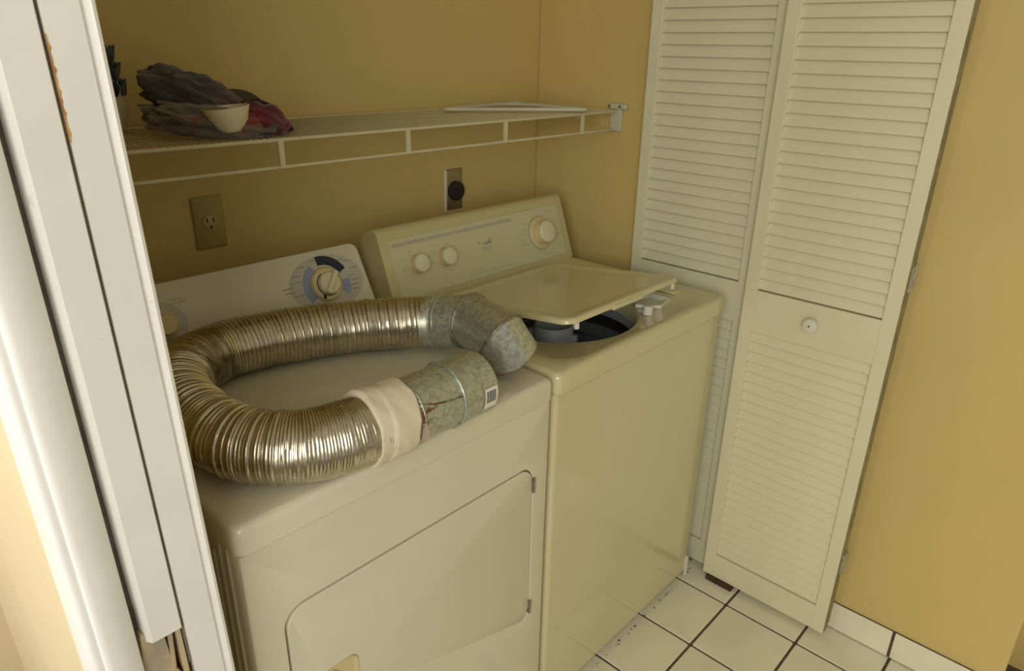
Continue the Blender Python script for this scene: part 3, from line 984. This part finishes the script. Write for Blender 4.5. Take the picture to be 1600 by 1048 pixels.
for y in (SY - 0.012, SY + 0.024):
    bm = nb()
    lathe(bm, [(0.0045, 0.0), (0.004, 0.002), (0.0, 0.0022)], 12, frame((RIGHT - 0.016, y, SZ + 0.014), (0, 1, 0), (0, 0, 1)) @ Matrix.Rotation(PI, 4, 'X'), False, False)
    obj('screw', bm, gap_m, br, 40)

# ------------------------------------------------------------------ things on the shelf
ST = SZ + 0.0050
# plastic hanger lying flat
hg = thing('clothes_hanger', 'white plastic clothes hanger lying flat on the right end of the wire shelf', 'hanger', (0.5, 0.58, ST))
Pa, Pb, Pc = Vector((0.290, 0.645, ST + 0.009)), Vector((0.615, 0.415, ST + 0.009)), Vector((0.600, 0.690, ST + 0.009))
ring = []
def arc_corner(P, Q, Rr, r, n=7):
    u, v = (P - Q).normalized(), (Rr - Q).normalized()
    a, c = Q + u * r, Q + v * r
    return [((1 - t) ** 2) * a + 2 * t * (1 - t) * Q + t * t * c for t in [k / n for k in range(n + 1)]]
ring += arc_corner(Pc, Pa, Pb, 0.022)
ring += arc_corner(Pa, Pb, Pc, 0.030)
ring += arc_corner(Pb, Pc, Pa, 0.090)
bm = nb(); tube(bm, ring, 0.0050, 8, closed=True)
obj('body', bm, bracket_m, hg, 60)
mid = Pc.lerp((Pa + Pb) / 2, 0.10)
hook = [mid]
out = (Pc - (Pa + Pb) / 2).normalized()
side = Vector((out.y, -out.x, 0))
for k in range(12):
    a = math.radians(-90 + 25 * k)
    hook.append(Vector((0.640, 0.708, ST + 0.010)) + 0.022 * (math.cos(a) * side + math.sin(a) * out))
bm = nb(); tube(bm, hook, 0.0026, 8)
obj('hook', bm, bracket_m, hg, 60)

def lump(center, size, rot, seed, amp, freq, sub=4, squash=0.0, zmin=None, fold=0.0):
    bm = nb()
    bmesh.ops.create_icosphere(bm, subdivisions=sub, radius=1.0)
    E = Matrix.Rotation(rot[2], 4, 'Z') @ Matrix.Rotation(rot[1], 4, 'Y') @ Matrix.Rotation(rot[0], 4, 'X')
    for v in bm.verts:
        c = v.co.copy()
        p = abs(1 - squash)
        c = Vector([math.copysign(abs(t) ** p, t) for t in c]) if squash else c
        d = noise.noise(c * freq + Vector((seed, 0, 0))) * amp + noise.noise(c * freq * 2.7 + Vector((0, seed, 0))) * amp * 0.5
        if fold:
            d += fold * math.sin(c.z * 9 + 2.5 * noise.noise(c * 1.5 + Vector((seed, 1, 2))))
        c *= 1 + d
        c = Vector((c.x * size[0], c.y * size[1], c.z * size[2]))
        v.co = E @ c + Vector(center)
        if zmin is not None and v.co.z < zmin:
            v.co.z = zmin
    return bm
# folded grey cloth, with the purple-grey fleece bundle on it
b = obj('folded_cloth', lump((-0.357, 0.540, ST + 0.024), (0.112, 0.085, 0.030), (0.06, 0.14, -0.25), 2.2, 0.20, 2.2, 5, 0.2, ST, 0.06), cloth2_m, None, 60)
tag(at_base(b), 'grey and dull red folded cloth at the bottom of the pile on the shelf', 'cloth')
b = obj('fleece_bundle', lump((-0.368, 0.590, ST + 0.064), (0.090, 0.052, 0.040), (0.0, 0.34, 0.0), 5.1, 0.24, 1.9, 5, 0.1, ST + 0.030, 0.05), cloth1_m, None, 60)
tag(at_base(b), 'dark purple-grey fleece bundle heaped on top of the folded cloth', 'bundle')
rc = thing('red_cloth', 'dark red crumpled cloth with a black strap at the right of the pile', 'cloth', (-0.262, 0.52, ST))
obj('cloth', lump((-0.284, 0.498, ST + 0.025), (0.042, 0.046, 0.030), (0.2, 0.1, 0.3), 9.4, 0.30, 2.0, 4, 0.0, ST, 0.07), cloth3_m, rc, 60)
bm = nb()
tube(bm, [(-0.300, 0.535, ST + 0.052), (-0.280, 0.515, ST + 0.057), (-0.258, 0.498, ST + 0.046), (-0.243, 0.482, ST + 0.018), (-0.240, 0.474, ST + 0.006)], 0.0055, 8)
obj('strap', bm, blackcloth_m, rc, 60)
# cream bowl nestled in the cloth
bw = thing('bowl', 'small cream bowl tipped forward in the cloth pile on the shelf', 'bowl', (-0.352, 0.500, ST + 0.01))
BM = Matrix.Translation((-0.362, 0.466, ST + 0.012)) @ Matrix.Rotation(math.radians(-2), 4, 'X') @ Matrix.Rotation(math.radians(-6), 4, 'Y')
bm = nb()
lathe(bm, [(0.0, 0.0), (0.016, 0.0), (0.020, 0.004), (0.032, 0.018), (0.038, 0.036), (0.040, 0.042), (0.0385, 0.0425), (0.036, 0.036), (0.030, 0.019), (0.018, 0.007), (0.0, 0.006)], 40, BM, False, False)
bmesh.ops.remove_doubles(bm, verts=bm.verts, dist=1e-6)
obj('shell', bm, bowl_m, bw, 60)
# round dark cap behind the pile
b = obj('felt_cap', lump((-0.257, 0.622, ST + 0.050), (0.040, 0.030, 0.022), (0.1, 0.25, 0.2), 3.3, 0.06, 1.6, 3, 0.15, ST + 0.012), cap_m, None, 60)
tag(at_base(b), 'round dark olive felt cap poking out behind the bowl', 'cap')
# jar with blue leaves at the far left, mostly behind the jamb
jr = thing('ceramic_jar', 'pale peach ceramic jar with blue leaf rim behind the door jamb', 'jar', (-0.505, 0.68, ST))
JM = Matrix.Translation((-0.505, 0.68, ST))
bm = nb()
lathe(bm, [(0.0, 0.0), (0.034, 0.0), (0.040, 0.008), (0.050, 0.028), (0.054, 0.046), (0.051, 0.066), (0.042, 0.088), (0.036, 0.108), (0.036, 0.125), (0.031, 0.125), (0.031, 0.09), (0.0, 0.06)], 40, JM, False, False)
bmesh.ops.remove_doubles(bm, verts=bm.verts, dist=1e-6)
obj('body', bm, jar_m, jr, 60)
for k in range(14):
    a = 2 * PI * k / 14
    for r0, r1, z0, z1, w in ((0.0375, 0.047, 0.112, 0.150, 0.012), (0.0420, 0.052, 0.090, 0.122, 0.011), (0.0515, 0.0555, 0.066, 0.094, 0.009)):
        aa = a + (0.2 if z0 < 0.1 else 0)
        ca, sa = math.cos(aa), math.sin(aa)
        tx, ty = -sa, ca
        bm = nb()
        A0, A1, A2 = Vector((r0 * ca, r0 * sa, z0)), Vector(((r0 + r1) / 2 * ca, (r0 + r1) / 2 * sa, (z0 + z1) / 2)), Vector((r1 * ca, r1 * sa, z1))
        tt = Vector((tx, ty, 0)); nn = Vector((ca, sa, 0)) * 0.0015
        lpv = [A0 - tt * w * 0.4, A0 + tt * w * 0.4, A1 + tt * w, A2, A1 - tt * w]
        loft(bm, [[JM @ (v - nn) for v in lpv], [JM @ (v + nn) for v in lpv]])
        obj('leaf', bm, jarblue_m, jr, 0)

# ------------------------------------------------------------------ outlets on the back wall
ou = thing('wall_outlet', 'tan wall outlet with one receptacle on the back wall above the dryer', 'outlet', (-0.301, BACK, 1.073))
lp = rr(-0.336, -0.267, 1.073, 1.188, 0.004, 3)
bm = nb()
loft(bm, [[(x, BACK, z) for x, z in lp], [(x, BACK - 0.003, z) for x, z in lp], [(x, BACK - 0.006, z) for x, z in ins(lp, 0.03, (-0.3015, 1.13))]], False, True)
op = obj('cover_plate', bm, almond_m, ou, 50)
bm = nb()
lathe(bm, [(0.017, 0.004), (0.017, 0.0085), (0.0155, 0.0095), (0.0, 0.0095)], 32, frame((-0.3015, BACK, 1.131), (1, 0, 0), (0, 0, 1)), False, False)
rcp = obj('receptacle', bm, outface_m, ou, 40)
bm = nb()
for x in (-0.3085, -0.2945):
    box(bm, x - 0.0014, x + 0.0014, BACK - 0.0102, BACK - 0.0085, 1.1325, 1.1415)
tube(bm, [(-0.3015, BACK - 0.0085, 1.1215), (-0.3015, BACK - 0.0102, 1.1215)], 0.0028, 10)
obj('slot', bm, hole_m, rcp, 0)
for z in (1.089, 1.172):
    bm = nb()
    lathe(bm, [(0.0028, 0.005), (0.0026, 0.0068), (0.0, 0.007)], 10, frame((-0.3015, BACK, z), (1, 0, 0), (0, 0, 1)), False, False)
    obj('screw', bm, outface_m, op, 40)
do = thing('dryer_outlet', 'brown metal wall plate with a black round power receptacle above the washer', 'outlet', (0.425, BACK, 1.055))
lp = rr(0.394, 0.456, 1.055, 1.172, 0.003, 3)
bm = nb()
loft(bm, [[(x, BACK, z) for x, z in lp], [(x, BACK - 0.003, z) for x, z in lp], [(x, BACK - 0.0055, z) for x, z in ins(lp, 0.025, (0.425, 1.1135))]], False, True)
obj('cover_plate', bm, brass_m, do, 50)
bm = nb(); box(bm, 0.388, 0.394, BACK - 0.0045, BACK, 1.052, 1.172)
obj('plate_edge', bm, paper_m, do, 0, bevel=0.001)
bm = nb()
lathe(bm, [(0.0275, 0.004), (0.0275, 0.016), (0.026, 0.019), (0.021, 0.020), (0.0, 0.020)], 36, frame((0.425, BACK, 1.110), (1, 0, 0), (0, 0, 1)), False, False)
rcp = obj('receptacle', bm, dark_m, do, 40)
bm = nb()
for x, z, w, hh in ((0.412, 1.114, 0.0016, 0.006), (0.438, 1.114, 0.0016, 0.006), (0.425, 1.100, 0.006, 0.0016)):
    box(bm, x - w, x + w, BACK - 0.0208, BACK - 0.0195, z - hh, z + hh)
obj('slot', bm, hole_m, rcp, 0)

# ------------------------------------------------------------------ louvred doors against the right wall
ZD = 2.03
def leaf(xf, y0, y1, th, zb, m, parent, name, label=None):
    """a louvred leaf: y0 near end, y1 far end, xf face towards the washer"""
    st_ = 0.033
    bm = nb()
    box(bm, xf, xf + th, y0, y0 + st_, zb, ZD)
    box(bm, xf, xf + th, y1 - st_, y1, zb, ZD)
    for z0, z1 in ((zb, 0.094), (0.820, 0.932), (1.94, ZD)):
        box(bm, xf, xf + th, y0 + st_ - 0.0004, y1 - st_ + 0.0004, z0, z1)
    lf = obj(name, bm, m, parent, 0, bevel=0.0018)
    if label:
        lf['label'] = label
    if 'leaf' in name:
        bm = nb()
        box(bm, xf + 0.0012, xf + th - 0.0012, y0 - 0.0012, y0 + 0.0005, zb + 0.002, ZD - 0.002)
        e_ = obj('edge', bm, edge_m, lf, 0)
        e_['label'] = 'long edge with its shade painted in olive-brown'
    return lf
slat_cache = {}
def slats(xf, y0, y1, th, m, parent, owner):
    st_ = 0.033
    key = (m.name, round(y1 - y0, 3))
    L = (y1 - y0) / 2 - st_ + 0.001
    P_ = 0.0284
    zs = [0.094 + 0.0195 + 0.02894 * k for k in range(25)] + [0.932 + 0.0200 + 0.0288 * k for k in range(35)]
    for z in zs:
        if key not in slat_cache:
            bm = nb()
            # section in x-z: leans in at the top so each slat laps the one above
            q = Matrix.Rotation(math.radians(19), 4, 'Y')
            lp = rr(-0.0035, 0.0035, -0.0185, 0.0185, 0.0032, 2)
            loops = []
            for y in (-L, L):
                loops.append([(q @ Vector((x, 0, z_))) + Vector((0, y, 0)) for x, z_ in lp])
            loft(bm, loops)
            o = obj('slat', bm, m, owner, 40, local=True)
            slat_cache[key] = o.data
        else:
            o = bpy.data.objects.new('slat', slat_cache[key])
            C.objects.link(o)
            o.parent = owner
        base = ORG[parent.name] if owner.parent is not None else Vector((0, 0, 0))
        o.location = Vector((xf + th * 0.5 - 0.001, (y0 + y1) / 2, z)) - base
XF, TH = 0.7195, 0.028
bd = thing('bifold_door', 'white louvred bifold door with a round knob folded against the beige wall', 'door', (0.75, -0.22, 0))
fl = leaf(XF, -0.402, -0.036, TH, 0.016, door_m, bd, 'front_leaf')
slats(XF, -0.402, -0.036, TH, door_m, bd, fl)
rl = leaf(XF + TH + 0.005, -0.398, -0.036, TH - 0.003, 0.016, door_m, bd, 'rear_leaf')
slats(XF + TH + 0.005, -0.398, -0.036, TH - 0.003, door_m, bd, rl)
bm = nb()
lathe(bm, [(0.010, -0.001), (0.009, 0.008), (0.012, 0.012), (0.0175, 0.017), (0.0185, 0.022), (0.0165, 0.027), (0.008, 0.0295), (0.0, 0.030)], 32, frame((XF, -0.222, 0.884), (0, -1, 0), (0, 0, 1)), True, False)
kb = obj('knob', bm, white_pl_m, fl, 50)
bm = nb()
lathe(bm, [(0.0022, 0.0295), (0.002, 0.0305), (0.0, 0.0306)], 10, frame((XF, -0.222, 0.884), (0, -1, 0), (0, 0, 1)), False, False)
obj('screw', bm, hole_m, fl, 40)
for z in (1.035, 0.244, 1.80):
    bm = nb()
    tube(bm, [(XF + TH + 0.002, -0.4065, z - 0.032), (XF + TH + 0.002, -0.4065, z + 0.032)], 0.0042, 10)
    box(bm, XF + TH - 0.012, XF + TH + 0.016, -0.4075, -0.4015, z - 0.030, z + 0.030)
    obj('hinge', bm, hinge_m, bd, 40)
lv = thing('louvered_panel', 'white louvred panel without a knob standing in the corner behind the washer', 'door panel', (0.76, 0.15, 0))
fr = leaf(0.750, -0.034, 0.336, TH, 0.014, door2_m, lv, 'panel_frame')
slats(0.750, -0.034, 0.336, TH, door2_m, lv, fr)
bm = nb(); box(bm, 0.752, 0.776, 0.02, 0.05, 0.0, 0.016)
obj('pivot_pin', bm, steel_m, lv, 0, bevel=0.001)
bm = nb(); box(bm, 0.7100, 0.7400, -0.135, -0.052, 0.0, 0.0155)
bk = obj('wood_block', bm, brown_m, None, 0, bevel=0.0015)
tag(at_base(bk), 'dark brown wood block wedged under the bifold door', 'block')
# grime along the washer's foot
bm = nb()
for k in range(70):
    x = random.uniform(0.05, 0.70); y = -0.001 - abs(random.gauss(0, 0.004)); s = random.uniform(0.0008, 0.0028)
    if k > 46:
        x = random.uniform(0.690, 0.74); y = random.uniform(0.0, 0.08)
    lathe(bm, [(0, 0.0), (s, 0.0), (s * 0.6, s * 0.5), (0, s * 0.6)], 6, Matrix.Translation((x, y, 0.0)) @ Matrix.Rotation(random.random() * 6, 4, 'Z') @ Matrix.Diagonal((1.8, 0.8, 1, 1)), False, False)
g = obj('floor_debris', bm, dirt_m, None, 0)
g['kind'] = 'stuff'
tag(g, 'brown crumbs of dirt along the foot of the washer', 'dirt')
